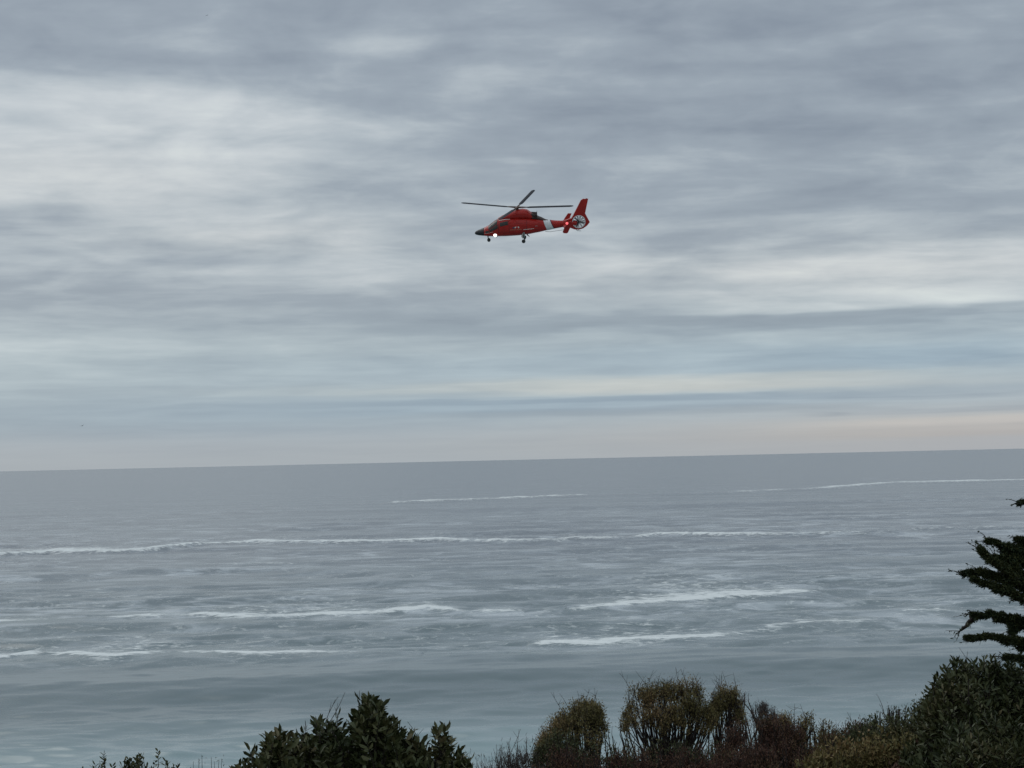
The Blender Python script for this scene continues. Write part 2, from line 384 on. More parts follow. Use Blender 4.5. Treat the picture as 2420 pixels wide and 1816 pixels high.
BODY = [(4.36, -2.47, -2.53, .04, 2.0), (4.27, -2.32, -2.66, .20, 2.0), (3.95, -2.18, -2.73, .38, 2.1), (3.53, -2.05, -2.77, .56, 2.2), (2.94, -1.80, -2.82, .80, 2.3),
        (2.6, -1.55, -2.84, .89, 2.2), (2.29, -1.32, -2.85, .96, 2.2), (1.8, -1.02, -2.87, 1.0, 2.25), (1.2, -.92, -2.88, 1.02, 2.25), (0, -.92, -2.85, 1.02, 2.25), (-1.0, -.97, -2.76, .98, 2.25),
        (-2.0, -1.15, -2.60, .84, 2.4), (-3.0, -1.38, -2.42, .60, 2.2), (-4.0, -1.50, -2.26, .40, 2.1), (-5.0, -1.56, -2.12, .29, 2.0), (-6.0, -1.60, -2.02, .20, 2.0)]
COWL = [(1.95, -1.02, -1.12, .20, 2.0), (1.5, -.80, -1.12, .44, 2.2), (1.0, -.56, -1.12, .58, 2.3), (.5, -.34, -1.12, .64, 2.4), (0, -.22, -1.12, .66, 2.5), (-.6, -.17, -1.14, .66, 2.5),
        (-1.0, -.25, -1.16, .64, 2.4), (-1.35, -.50, -1.2, .60, 2.3), (-1.50, -.66, -1.22, .56, 2.2)]
TAILF = [(-1.40, -.62, -1.22, .58, 2.2), (-1.8, -.80, -1.25, .52, 2.1), (-2.3, -1.04, -1.4, .42, 2.0), (-2.9, -1.34, -1.6, .28, 2.0), (-3.4, -1.44, -1.7, .16, 2.0)]
def sect(table, x):
    for a, b in zip(table, table[1:]):
        if b[0] <= x <= a[0]:
            f = (a[0] - x) / (a[0] - b[0]); g = f * f * (3 - 2 * f) * 0.35 + f * 0.65
            return [a[i] + (b[i] - a[i]) * g for i in range(1, 5)]
    e = table[0] if x > table[0][0] else table[-1]
    return list(e[1:])
def skin(table, x, th, off=0.0):           # th 0 = top, 90 = left side, 180 = belly
    zt, zb, hw, n = sect(table, x)
    c, s = math.cos(th), math.sin(th)
    r = (abs(c) ** n + abs(s) ** n) ** (-1 / n)
    zc, hh = (zt + zb) / 2, (zt - zb) / 2
    p = Vector((x, (hw + off) * s * r, zc + (hh + off) * c * r))
    return p
def loft(name, table, x0, x1, n, material, parent, seg=40, cap=True):
    V, F = [], []
    for i in range(n + 1):
        x = x0 + (x1 - x0) * i / n
        for k in range(seg): V.append(skin(table, x, 2 * math.pi * k / seg))
    for i in range(n):
        for k in range(seg):
            a, b = i * seg + k, i * seg + (k + 1) % seg
            F.append((a, a + seg, b + seg, b))
    if cap: F += [tuple(range(seg)), tuple(range(n * seg, (n + 1) * seg))[::-1]]
    return mesh_obj(name, V, F, material, parent, True)
def patch(name, c, material, parent, off=0.012, n=10, table=BODY, thick=0.02):
    """a raised panel on the skin; c = four (x, degrees) corners in order"""
    V, F = [], []
    R = math.radians
    for lay in (off, off - thick):
        for i in range(n + 1):
            for j in range(n + 1):
                s, t_ = i / n, j / n
                a = [(1 - s) * c[0][k] + s * c[1][k] for k in (0, 1)]; b = [(1 - s) * c[3][k] + s * c[2][k] for k in (0, 1)]
                q = [(1 - t_) * a[k] + t_ * b[k] for k in (0, 1)]
                V.append(skin(table, q[0], R(q[1]), lay))
    N = (n + 1) ** 2; I = lambda i, j: i * (n + 1) + j
    for i in range(n):
        for j in range(n):
            F.append((I(i, j), I(i + 1, j), I(i + 1, j + 1), I(i, j + 1)))
    for i in range(n):
        for (p, q) in ((I(i, 0), I(i + 1, 0)), (I(i + 1, n), I(i, n)), (I(0, i + 1), I(0, i)), (I(n, i), I(n, i + 1))):
            F.append((q, p, p + N, q + N))
    return mesh_obj(name, V, F, material, parent, True)
def tube(name, pts, r, material, parent=None, seg=8):
    bm = bmesh.new(); rings = []
    rs = r if isinstance(r, (list, tuple)) else [r] * len(pts)
    pts = [Vector(p) for p in pts]
    for i, p in enumerate(pts):
        d = (pts[min(i + 1, len(pts) - 1)] - pts[max(i - 1, 0)]).normalized()
        u_ = d.orthogonal().normalized(); w_ = d.cross(u_)
        rings.append([bm.verts.new(p + (u_ * math.cos(a) + w_ * math.sin(a)) * rs[i]) for a in [2 * math.pi * k / seg for k in range(seg)]])
    for a, b in zip(rings, rings[1:]):
        for k in range(seg): bm.faces.new((a[k], a[(k + 1) % seg], b[(k + 1) % seg], b[k]))
    bm.faces.new(rings[0]); bm.faces.new(rings[-1][::-1])
    return bm_obj(name, bm, material, parent, True)
def box(name, c, size, material, parent, rot=(0, 0, 0), bev=0.02):
    bm = bmesh.new(); bmesh.ops.create_cube(bm, size=1.0)
    bmesh.ops.scale(bm, vec=size, verts=bm.verts)
    if bev: bmesh.ops.bevel(bm, geom=bm.edges[:], offset=bev, segments=2, affect='EDGES')
    bmesh.ops.rotate(bm, cent=(0, 0, 0), matrix=Euler(rot).to_matrix(), verts=bm.verts)
    bmesh.ops.translate(bm, vec=c, verts=bm.verts)
    return bm_obj(name, bm, material, parent)
def lathe_y(name, prof, c, material, parent, seg=24):     # profile of (radius, y) turned round an axis along y
    V, F = [], []
    for r, y in prof:
        for k in range(seg): a = 2 * math.pi * k / seg; V.append((c[0] + r * math.cos(a), c[1] + y, c[2] + r * math.sin(a)))
    for i in range(len(prof) - 1):
        for k in range(seg): F.append((i * seg + k, i * seg + (k + 1) % seg, (i + 1) * seg + (k + 1) % seg, (i + 1) * seg + k))
    F.append(tuple(range(seg))[::-1]); F.append(tuple(range((len(prof) - 1) * seg, len(prof) * seg)))
    return mesh_obj(name, V, F, material, parent, True)
def slab(name, outline, yfun, material, parent, hole=None, y0=0.0):    # outline in (x, z), thickness yfun(x, z) each side of y0
    bm = bmesh.new()
    def loop(pts):
        vs_ = [bm.verts.new((x, 0, z)) for x, z in pts]
        return [bm.edges.new((vs_[i], vs_[(i + 1) % len(vs_)])) for i in range(len(vs_))]
    e = loop(outline)
    if hole: e += loop(hole)
    bmesh.ops.triangle_fill(bm, use_beauty=True, edges=e)
    ext = bmesh.ops.extrude_face_region(bm, geom=bm.faces[:])
    new = {v_ for v_ in ext['geom'] if isinstance(v_, bmesh.types.BMVert)}
    for v_ in bm.verts:
        h = yfun(v_.co.x, v_.co.z); v_.co.y = y0 + (h if v_ in new else -h)
    return bm_obj(name, bm, material, parent)

body = loft('fuselage', BODY, 3.42, -6.0, 66, RED, heli)
nose = loft('nose_cone', BODY, 4.36, 3.42, 16, BLACK, heli)
cowl = loft('engine_cowling', COWL, 1.95, -1.50, 26, RED, heli)
loft('exhaust_fairing', TAILF, -1.40, -3.4, 16, SOOT, heli)
for s in (1, -1):
    tube('exhaust_pipe', [(-1.3, .36 * s, -.74), (-1.7, .40 * s, -.78), (-1.98, .46 * s, -.80)], [.17, .17, .15], SOOT, heli, 12)
# white slash round the boom: slants aft towards the belly
def band(name, xa, xb, slant, material, off):
    V, F, seg = [], [], 40
    for i, xx in enumerate(np.linspace(xa, xb, 9)):
        for k in range(seg):
            th = 2 * math.pi * k / seg
            x = xx + slant * math.cos(th)
            V.append(skin(BODY, x, th, off))
    for i in range(8):
        for k in range(seg): F.append((i * seg + k, (i + 1) * seg + k, (i + 1) * seg + (k + 1) % seg, i * seg + (k + 1) % seg))
    return mesh_obj(name, V, F, material, heli, True)
band('white_band', -2.78, -3.48, 0.22, WHITE, 0.008)
band('thin_stripe', -3.50, -3.56, 0.22, mat('dark_blue_paint', (0.03, 0.03, 0.07), 0.4), 0.008)
# glazing, left and right alike
for s in (1, -1):
    patch('windshield', [(2.95, 4 * s), (2.02, 6 * s), (2.06, 47 * s), (2.98, 58 * s)], GLASS, heli)
    patch('cockpit_window', [(2.92, 62 * s), (2.04, 50 * s), (2.00, 78 * s), (2.78, 88 * s)], GLASS, heli)
    patch('nose_window', [(3.30, 66 * s), (2.96, 66 * s), (2.84, 88 * s), (3.28, 92 * s)], GLASS, heli)
    w = patch('cabin_window', [(1.80, 50 * s), (.98, 46 * s), (.98, 68 * s), (1.80, 73 * s)], GLASS, heli)
    patch('door_rail', [(3.38, 91 * s), (2.50, 93 * s), (2.50, 95 * s), (3.38, 94 * s)], CREAM, heli, off=.02)
    patch('roof_gutter_highlight', [(1.86, 31 * s), (.75, 31 * s), (.75, 34.5 * s), (1.86, 34.5 * s)], CREAM, heli, off=.03, thick=.05)  # gutter strip along the roof edge, the edge's highlight painted in as cream
    patch('gear_fairing_edge', [(-.55, 100 * s), (-1.65, 98 * s), (-1.65, 100.5 * s), (-.55, 102.5 * s)], CREAM, heli, off=.03, thick=.05)
    # unit markings: a round badge with two strokes and a row of small letters under it
    patch('badge_mark', [(.56, 83 * s), (.38, 80 * s), (.34, 90 * s), (.50, 92 * s)], mat('badge_blue', (.06, .07, .12), .4), heli, off=.010, n=3)
    patch('badge_mark', [(.33, 82 * s), (.12, 78 * s), (.18, 86 * s), (.30, 91 * s)], CREAM, heli, off=.010, n=3)
    patch('badge_mark', [(.02, 80 * s), (-.09, 79 * s), (-.17, 87 * s), (-.04, 91 * s)], CREAM, heli, off=.010, n=3)
    patch('hull_mark', [(-1.72, 78 * s), (-1.98, 77 * s), (-2.02, 84 * s), (-1.78, 86 * s)], mat('faded_mark', (.40, .14, .13), .5), heli, off=.008, n=3)
    for (xa, xb, ta, tb_) in ((.30, -1.25, 60, 60.8), (-.85, -2.2, 108, 108.8), (1.9, .9, 112, 112.7)):
        patch('panel_seam', [(xa, ta * s), (xb, ta * s), (xb, tb_ * s), (xa, tb_ * s)], mat('seam_dark', (.10, .01, .012), .6), heli, off=.006, n=8)
    for k in range(12):
        x = .78 - k * .098
        patch('letter_mark', [(x, 97.4 * s), (x - .05, 97.2 * s), (x - .055, (100.4 if k % 3 else 99.4) * s), (x - .01, 100.6 * s)], mat('gold_lettering', (.50, .36, .22), .5), heli, off=.010, n=2)
# doors: thin raised frames
for s in (1, -1):
    for (xa, xb) in ((1.95, 1.90), (.90, .86), (-.85, -.89)):
        patch('door_seam', [(xa, 42 * s), (xb, 42 * s), (xb, 118 * s), (xa, 118 * s)], mat('seam_dark', (.10, .01, .012), .6), heli, off=.006, n=6)
# tail fin with the fan opening
def C2L(px, py): return ((990 - px) / 153.0, -(py - 400) / 144.6)
fin_out = [C2L(*p) for p in [(1700, 622), (1825, 585), (1850, 545), (1975, 322), (2012, 300), (2025, 306), (2088, 303), (2062, 410), (2035, 520), (2048, 548), (2076, 600), (2104, 655), (2062, 705), (2000, 742),
                             (1930, 760), (1865, 752), (1790, 722), (1690, 715)]]
fc = C2L(1935, 640); FR = 0.625
hole = [(fc[0] + FR * math.cos(a), fc[1] + FR * math.sin(a)) for a in np.linspace(0, 2 * math.pi, 33)[:-1]]
def fin_t(x, z):
    if z > -.9: return .05 + .10 * max(0, min(1, (.75 - z) / 1.65))
    return .16 if x < -4.9 and x > -7.0 else .10
fin = slab('tail_fin', fin_out, fin_t, RED, heli, hole)
lathe_y('fin_tip_light', [(.0, -.03), (.06, -.03), (.06, .03), (.0, .03)], (C2L(2060, 303)[0], 0, C2L(2060, 303)[1]), STEEL, fin, 10)
c3 = (fc[0], 0, fc[1])
V, F, seg = [], [], 48
ringp = [(FR + .05, .175), (FR - .015, .19), (FR - .03, .10), (FR - .035, -.10), (FR - .015, -.19), (FR + .05, -.175)]
for r, y in ringp:
    for k in range(seg): a = 2 * math.pi * k / seg; V.append((c3[0] + r * math.cos(a), y, c3[2] + r * math.sin(a)))
for i in range(len(ringp)):
    for k in range(seg):
        j = (i + 1) % len(ringp); F.append((i * seg + k, i * seg + (k + 1) % seg, j * seg + (k + 1) % seg, j * seg + k))
mesh_obj('fan_duct', V, F, WHITE, fin, True)
fan = lathe_y('tail_fan', [(.0, -.12), (.12, -.12), (.13, .0), (.10, .12), (.0, .16)], c3, mat('fan_grey', (.22, .21, .21), .5, var=.2), heli, 20)
for k in range(11):
    a = 2 * math.pi * k / 11 + .2; d = Vector((math.cos(a), 0, math.sin(a))); p = Vector((-math.sin(a), 0, math.cos(a))); yv = Vector((0, 1, 0))
    w1 = p * .05 + yv * .03; w2 = p * .105 + yv * .02
    o = Vector(c3)
    pts = [o + d * .1 - w1, o + d * .1 + w1, o + d * .585 + w2, o + d * .585 - w2]
    n_ = w1.cross(d).normalized() * .008
    mesh_obj('fan_blade', [q + n_ for q in pts] + [q - n_ for q in pts], [(0, 1, 2, 3), (7, 6, 5, 4), (0, 4, 5, 1), (1, 5, 6, 2), (2, 6, 7, 3), (3, 7, 4, 0)], mat('fan_blade_grey', (.66, .64, .64), .5), fan)
for a in (math.radians(192), math.radians(292), math.radians(52)):
    d = Vector((math.cos(a), 0, math.sin(a)))
    tube('fan_strut', [Vector(c3) + Vector((0, .10, 0)) - d * .05, Vector(c3) + Vector((0, .12, 0)) + d * .60], [.075, .04], mat('strut_dark', (.05, .035, .035), .6), fan, 8)
# horizontal stabiliser with end plates
stab = box('stabiliser', (-4.95, 0, -1.86), (.72, 3.0, .07), RED, heli, bev=.03)
for s in (1, -1):
    pl = [(-5.15, -1.22), (-5.52, -1.24), (-5.36, -1.62), (-5.22, -1.95), (-5.02, -2.42), (-4.86, -2.50), (-4.58, -2.46), (-4.48, -2.32), (-4.66, -1.95), (-4.80, -1.68)]
    ep = slab('end_plate', pl, lambda x, z: .035, RED, heli, y0=1.52 * s)
    for v_ in ep.data.vertices: v_.co.y -= .27 * s * (-1.86 - v_.co.z)          # canted, lower edge inboard
nl = lathe_y('navigation_light', [(.0, .0), (.11, .0), (.135, .05), (.11, .10), (.05, .13), (.0, .14)], (-4.93, 1.64, -1.38), NAV, heli, 16)
tag(nl, 'lit red lamp near the tail')
# main rotor
tube('rotor_mast', [(0, 0, -.30), (0, 0, .03)], [.20, .13], HUBM, heli, 14)
rotor = lathe_y('rotor_head', [(.0, -.08), (.20, -.06), (.22, .0), (.14, .07), (.0, .10)], (0, 0, 0), HUBM, heli, 18)
rotor.rotation_euler = (math.radians(90), 0, 0); rotor.location = (0, 0, .03)
cone = math.radians(3.2)
R_tilt = Matrix.Rotation(math.radians(1.0), 3, 'Y')
for k in range(4):
    a = math.radians(-18 + 90 * k)
    d = R_tilt @ Vector((math.cos(a) * math.cos(cone), math.sin(a) * math.cos(cone), math.sin(cone)))
    side = R_tilt @ Vector((-math.sin(a), math.cos(a), 0)); up = d.cross(side)
    side = (side + up * (-.06, 0, .18, 0)[k]).normalized(); up = d.cross(side)
    tube('blade_arm', [d * .1 + Vector((0, 0, .02)), d * .55 + Vector((0, 0, .02)), d * .95 + Vector((0, 0, .01))], [.10, .085, .06], HUBM, heli, 8)
    V, F = [], []
    st = [(.90, .07, .05), (1.3, .21, .035), (5.55, .21, .026), (5.75, .18, .018), (5.93, .06, .012)]
    for r, ch, th in st:
        dro = 0.0
        for (cu_, tu) in ((1, 0), (.45, 1), (-.2, .9), (-1, 0), (-.2, -.6), (.45, -.8)):
            V.append(d * r + side * (ch * cu_) + up * (th * tu))
    for i in range(len(st) - 1):
        for j in range(6): F.append((i * 6 + j, i * 6 + (j + 1) % 6, (i + 1) * 6 + (j + 1) % 6, (i + 1) * 6 + j))
    F += [tuple(range(6))[::-1], tuple(range((len(st) - 1) * 6, len(st) * 6))]
    mesh_obj('rotor_blade', V, F, BLADE, heli)
# landing gear
def wheel(parent, c, r, w):
    t_ = lathe_y('tyre', [(r * .55, -w * .45), (r * .85, -w * .5), (r, -w * .28), (r, w * .28), (r * .85, w * .5), (r * .55, w * .45)], c, TYRE, parent, 20)
    lathe_y('rim', [(.0, -w * .40), (r * .5, -w * .46), (r * .56, -w * .3), (r * .56, w * .3), (r * .5, w * .46), (.0, w * .40)], c, STEEL, parent, 16)
for s in (1, -1):
    g = tube('main_landing_gear', [(-.60, .86 * s, -2.35), (-.62, .90 * s, -2.75), (-.60, .94 * s, -3.05)], [.10, .09, .06], STEEL, heli, 10)
    tube('strut_arm', [(-.70, .92 * s, -2.7), (-.74, .96 * s, -2.95), (-.55, .98 * s, -3.25)], [.07, .06, .05], BLACK, g, 8)
    wheel(g, (-.54, .98 * s, -3.27), .19, .16)
    box('gear_door', (-.45, .93 * s, -2.72), (.06, .16, .52), CREAM, g, bev=.01)
    box('brace', (-.72, .84 * s, -2.86), (.20, .08, .24), SOOT, g, bev=.02)
ng = tube('nose_landing_gear', [(3.05, 0, -2.7), (3.03, 0, -3.0), (2.98, 0, -3.26)], [.07, .06, .05], STEEL, heli, 10)
for s in (1, -1): wheel(ng, (2.96, .10 * s, -3.27), .17, .10)
# lamps, aerials, hoist rail
lamp = bmesh.new(); bmesh.ops.create_uvsphere(lamp, u_segments=16, v_segments=10, radius=1.0)
bmesh.ops.scale(lamp, vec=(.17, .12, .20), verts=lamp.verts); bmesh.ops.translate(lamp, vec=(2.30, .80, -2.57), verts=lamp.verts)
tag(bm_obj('landing_light', lamp, LAMP, heli, True), 'glaring white lit lamp under the cockpit')
lathe_y('landing_light_housing', [(.0, -.12), (.22, -.10), (.25, .0), (.22, .03), (.0, .04)], (2.26, .72, -2.58), BLACK, heli, 16)
tube('whip_aerial', [(-1.97, 0, -.85), (-1.98, 0, -.40)], [.025, .018], BLACK, heli, 6)
tube('wire_aerial', [(-2.75, .2, -2.52), (-3.2, .3, -2.56), (-4.6, .25, -2.42), (-4.75, .1, -2.2)], .018, BLACK, heli, 6)
tube('blade_aerial', [(-.9, 0.3, -2.75), (-1.15, .3, -2.98)], [.07, .03], BLACK, heli, 6)
tube('tail_skid', [(-5.7, 0, -2.3), (-6.0, 0, -2.62), (-6.4, 0, -2.66)], [.03, .03, .02], STEEL, heli, 6)

# ------------------------------------------------------------------ birds
def bird(px, py, Y, span, label):
    c = at(px, py, Y)
    b = empty('seabird', c); tag(b, label, 'bird', 'distant seabirds over the ocean')
    bm = bmesh.new(); bmesh.ops.create_uvsphere(bm, u_segments=10, v_segments=8, radius=1.0)
    bmesh.ops.scale(bm, vec=(.17 * span, .05 * span, .05 * span), verts=bm.verts)
    for v_ in bm.verts:
        if v_.co.x > .1 * span: v_.co.z += .02 * span
    bm_obj('body', bm, mat('gull_grey', (.10, .10, .11), .8, var=.2), b, True)
    for s, lift in ((1, .42), (-1, .16)):
        V = [(-.08, 0, .02), (.09, 0, .02), (.10, .26 * s, .02 + .26 * lift), (.0, .26 * s, .02 + .26 * lift), (-.05, .52 * s, .02 + .34 * lift)]
        V = [(x * span, y * span, z * span) for x, y, z in V]
        V2 = [(x, y, z - .012 * span) for x, y, z in V]
        mesh_obj('wing', V + V2, [(0, 1, 2, 3), (3, 2, 4), (8, 7, 6, 5), (9, 7, 8), (0, 5, 6, 1), (1, 6, 7, 2), (2, 7, 9, 4), (4, 9, 8, 3), (3, 8, 5, 0)], mat('gull_grey', (0, 0, 0)), b)
    b.rotation_euler = (math.radians(-20), 0, math.radians(65))
bird(194, 1007, 420, 1.1, 'tiny dark seabird low in the sky just above the horizon at far left')
bird(489, 37, 520, 0.9, 'tiny dark seabird high in the sky near the top left')

# ------------------------------------------------------------------ shrubs
BARK = mat('grey_bark', (0.075, 0.062, 0.055), 0.85, 0.2, var=0.3, scale=20)
BARKD = mat('dark_bark', (0.035, 0.028, 0.024), 0.85, 0.2, var=0.3, scale=20)
leaf_mat('broad_leaf', [(0, (.026, .036, .015)), (.5, (.052, .062, .024)), (.85, (.088, .090, .038)), (1, (.13, .11, .055))], .50, .20)
leaf_mat('olive_leaf', [(0, (.080, .075, .027)), (.40, (.150, .128, .048)), (.7, (.225, .160, .068)), (1, (.29, .19, .10))], .65, .2)
leaf_mat('rust_leaf', [(0, (.045, .020, .016)), (.5, (.10, .050, .034)), (.8, (.13, .080, .042)), (1, (.095, .095, .042))], .7, .2)
leaf_mat('grey_leaf', [(0, (.055, .048, .045)), (.6, (.10, .085, .078)), (1, (.13, .105, .085))], .8, .2)
leaf_mat('mid_leaf', [(0, (.030, .040, .015)), (.6, (.068, .076, .028)), (1, (.125, .098, .042))], .55, .25)
leaf_mat('cypress_leaf', [(0, (.014, .026, .012)), (.6, (.038, .054, .022)), (1, (.085, .088, .030))], .6, .3)

def nrm(a): return a / np.maximum(np.linalg.norm(a, axis=-1, keepdims=True), 1e-9)
def leaf_geo(P, D, L, Wd, r, broad=False):
    """leaf blades: base points P, directions D, lengths L, widths Wd -> verts, tris"""
    n = len(P)
    ref = nrm(r.normal(size=(n, 3)) + np.array([0, 0, .4]))
    S = nrm(np.cross(D, ref)); U = np.cross(S, D)
    L = L[:, None]; Wd = Wd[:, None]
    if broad:
        pts = [P, P + D * L * .30 + S * Wd * .42 + U * Wd * .18, P + D * L * .68 + S * Wd * .45 + U * Wd * .15, P + D * L - U * L * .10,
               P + D * L * .68 - S * Wd * .45 + U * Wd * .15, P + D * L * .30 - S * Wd * .42 + U * Wd * .18, P + D * L * .5 + U * Wd * .02]
        f = np.array([(0, 1, 6), (1, 2, 6), (2, 3, 6), (3, 4, 6), (4, 5, 6), (5, 0, 6)]); k = 7
    else:
        pts = [P, P + D * L * .5 + S * Wd * .5 + U * Wd * .15, P + D * L - U * L * .08, P + D * L * .5 - S * Wd * .5 + U * Wd * .15]
        f = np.array([(0, 1, 2), (0, 2, 3)]); k = 4
    V = np.stack(pts, 1).reshape(-1, 3)
    T = (np.arange(n)[:, None, None] * k + f[None]).reshape(-1, 3)
    return V, T, k
class Tubes:
    def __init__(s): s.V = []; s.Q = []; s.n = 0
    def add(s, pts, r0, r1, seg=4):
        pts = np.asarray(pts, float); m_ = len(pts)
        d = nrm(np.gradient(pts, axis=0)); ref = np.array([.3, .9, .2]); a = nrm(np.cross(d, ref)); b = np.cross(d, a)
        rr = np.linspace(r0, r1, m_)[:, None]
        ang = np.arange(seg) * 2 * math.pi / seg
        ring = pts[:, None] + rr[:, None] * (a[:, None] * np.cos(ang)[None, :, None] + b[:, None] * np.sin(ang)[None, :, None])
        i = np.arange(m_ * seg).reshape(m_, seg) + s.n
        q = np.stack([i[:-1], np.roll(i[:-1], -1, 1), np.roll(i[1:], -1, 1), i[1:]], -1).reshape(-1, 4)
        s.V.append(ring.reshape(-1, 3)); s.Q.append(q); s.n += m_ * seg
    def mesh(s, name, origin, material):
        me = np_mesh(name, np.concatenate(s.V) - origin, np.concatenate(s.Q), None, None, True); me.materials.append(material); return me
def bez(a, b, bend, r, m_=5, jit=.06):
    a = np.asarray(a); b = np.asarray(b); ln = np.linalg.norm(b - a)
    c = a * .5 + b * .5 + np.asarray(bend) + r.normal(size=3) * ln * jit
    tt = np.linspace(0, 1, m_)[:, None]
    return a * (1 - tt) ** 2 + 2 * c * tt * (1 - tt) + b * tt ** 2
LEAF_ME = {}
def link_child(name, me, parent, kind=None):
    o = bpy.data.objects.new(name, me); col.objects.link(o); o.parent = parent
    if kind: o['kind'] = kind
    return o

def shrub(name, label, cat, outline, Y, depth, style, seed, ntips=220, group=None, low=.35, stems=8, leafn=24, leaf=(.03, .010), spread=.35,
          material='olive_leaf', bark=None, crown_bottom=None, single=0, twig=1.0, dead=0, lean=0.0, reach=.22, fill=0.8, fork=.5, narrow=1.0, clump_r=.13, per=14, edge_step=.05, edge_jit=.035):
    """outline: top edge of the crown in photograph pixels, left to right; the plant is filled in round it, as deep as `depth`"""
    r = np.random.default_rng(seed)
    pts = [at(x, y, Y) for x, y in outline]
    ox_ = np.array([p.x for p in pts]); oz_ = np.array([p.z for p in pts])
    xa, xb = ox_[0], ox_[-1]; cx = (xa + xb) / 2 + lean
    gz = ground_z(cx, Y); base = np.array([cx, Y, gz - .05])
    root = empty(name, tuple(base)); tag(root, label, cat, group)
    topmax = oz_.max()
    cb = gz + (topmax - gz) * low if crown_bottom is None else at(outline[0][0], crown_bottom, Y).z
    # twig tips gathered in clumps through the crown's volume, denser towards its surface
    n = ntips
    ncl = max(5, int(n / per)); rc = clump_r
    X = r.uniform(xa, xb, ncl); dyv = r.uniform(-1, 1, ncl)
    top = np.interp(X, ox_, oz_)
    rcv = rc * r.uniform(.55, 1.35, ncl)
    half = np.sqrt(np.clip(1 - dyv ** 2, 0, 1)); h = cb + (top - cb) * (.35 + .65 * half) - rcv * .95 + r.normal(size=ncl) * rc * .25
    dep = r.uniform(0, 1, ncl) ** 1.5 * np.where(r.uniform(size=ncl) < .4, .12, 1.0)
    CC = np.stack([X, Y + dyv * depth, h - np.clip(h - cb, 0, None) * dep * fill], 1)
    ci = r.integers(0, ncl, n)
    T = CC[ci] + nrm(r.normal(size=(n, 3)) + np.array([0, 0, .45])) * rcv[ci][:, None] * r.uniform(.5, 1.25, (n, 1)) * np.array([1.05, 1.0, 1.1])
    lim = np.interp(T[:, 0], ox_, oz_) + .02
    T[:, 2] = np.where(T[:, 2] > lim, lim + r.uniform(-.10, .03, n), T[:, 2]); T[:, 0] = np.clip(T[:, 0], xa - .05, xb + .05)
    ne = max(len(ox_) - 2, int((xb - xa) / edge_step))
    ex = np.linspace(xa, xb, ne + 2)[1:-1] if style != 'broad' else None
    if ex is None: ex = np.concatenate([ox_[1:-1], r.uniform(xa, xb, max(0, ne - len(ox_) + 2))]); ne = len(ex)
    else: ex = ex + r.normal(size=ne) * edge_step * .4
    ez = np.interp(ex, ox_, oz_) - np.abs(r.normal(size=ne)) * edge_jit - (.045 if style == 'broad' else 0)
    edge = np.stack([ex, np.full(ne, Y) + r.normal(size=ne) * depth * .2, ez], 1)      # the shoots that make the skyline
    T = np.concatenate([edge, T])
    tb = Tubes(); ht = topmax - gz
    npri = stems; nsec = ncl + ne
    sec = np.concatenate([edge - np.array([0, 0, rc * 1.3]), CC - np.stack([0 * rcv, 0 * rcv, rcv * 1.1], 1)])
    s_of = np.concatenate([np.arange(ne), ne + ci])
    pri = sec[r.choice(nsec, npri)]; fk = r.uniform(fork - .09, fork + .06, npri)
    pri = np.stack([base[0] + (pri[:, 0] - base[0]) * fk * narrow, base[1] + (pri[:, 1] - base[1]) * fk * narrow, gz + (topmax - gz) * fk], 1)
    p_of = np.argmin(np.linalg.norm((sec[:, None] - pri[None]) * np.array([1, .7, .2]), axis=2) + r.uniform(0, .12, (nsec, npri)), 1)
    r0 = .011 * ht * twig
    for i in range(npri):
        b0 = base + np.array([r.normal() * .03, r.normal() * .03, 0]) * ht
        tb.add(bez(b0, pri[i], (r.normal() * .02 * ht, 0, .02 * ht), r, 6), r0 * 1.3, r0 * .85, 5)
    for i in range(nsec): tb.add(bez(pri[p_of[i]], sec[i], (0, 0, -.03 * ht), r, 7, .13), r0 * .62, r0 * .30)
    tips = []
    for i in range(len(T)):
        c = bez(sec[s_of[i]], T[i], (0, 0, -.02), r, 5); tb.add(c, r0 * .26, r0 * .10, 3); tips.append(c)
    for _ in range(dead):                        # bare twigs standing out of the crown
        i = r.integers(len(T)); x = r.uniform(xa, xb); z = np.interp(x, ox_, oz_)
        a0 = np.array([x, Y + r.normal() * depth * .3, z - .18 * r.uniform(.5, 1.4)]); d0 = np.array([r.normal() * .35, r.normal() * .3, 1.0]) * r.uniform(.15, .34)
        c = bez(a0, a0 + d0, (r.normal() * .02, 0, 0), r, 5); tb.add(c, .0040, .0018, 3)
        for q in range(r.integers(1, 4)):
            j = r.integers(1, 4); tb.add(bez(c[j], c[j] + np.array([r.normal() * .06, 0, r.uniform(.03, .10)]), (0, 0, 0), r, 3), .0026, .0012, 3)
    link_child('stems', tb.mesh('stems', base, bark or BARK), root)
    if not leafn: return root
    # leaves
    tips = np.array(tips)                         # (n, 5, 3)
    if style == 'broad':
        P, D, tip_z = [], [], []
        for c in tips:
            ax = nrm(c[-1] - c[-2]); ax = nrm(ax + np.array([0, 0, .6])); nl_ = int(leafn * r.uniform(.7, 1.2)); tt = np.linspace(0, 1, nl_)
            pos = c[-1] - ax * (1 - tt[:, None]) * reach
            a = tt * nl_ * 2.4 + r.uniform(0, 6.28)
            e1 = nrm(np.cross(ax, [.2, .9, .1])); e2 = np.cross(ax, e1)
            out = e1 * np.cos(a)[:, None] + e2 * np.sin(a)[:, None]
            up_ = (.35 + 1.1 * tt ** 2)[:, None]
            P.append(pos); D.append(nrm(out + ax * up_ + r.normal(size=(nl_, 3)) * .18)); tip_z.append(np.full(nl_, c[-1][2]))
        P = np.concatenate(P); D = np.concatenate(D); nn = len(P)
    else:
        nn = len(tips) * leafn
        ti = np.repeat(np.arange(len(tips)), leafn); tt = r.uniform(.15, 1.05, nn) * 4
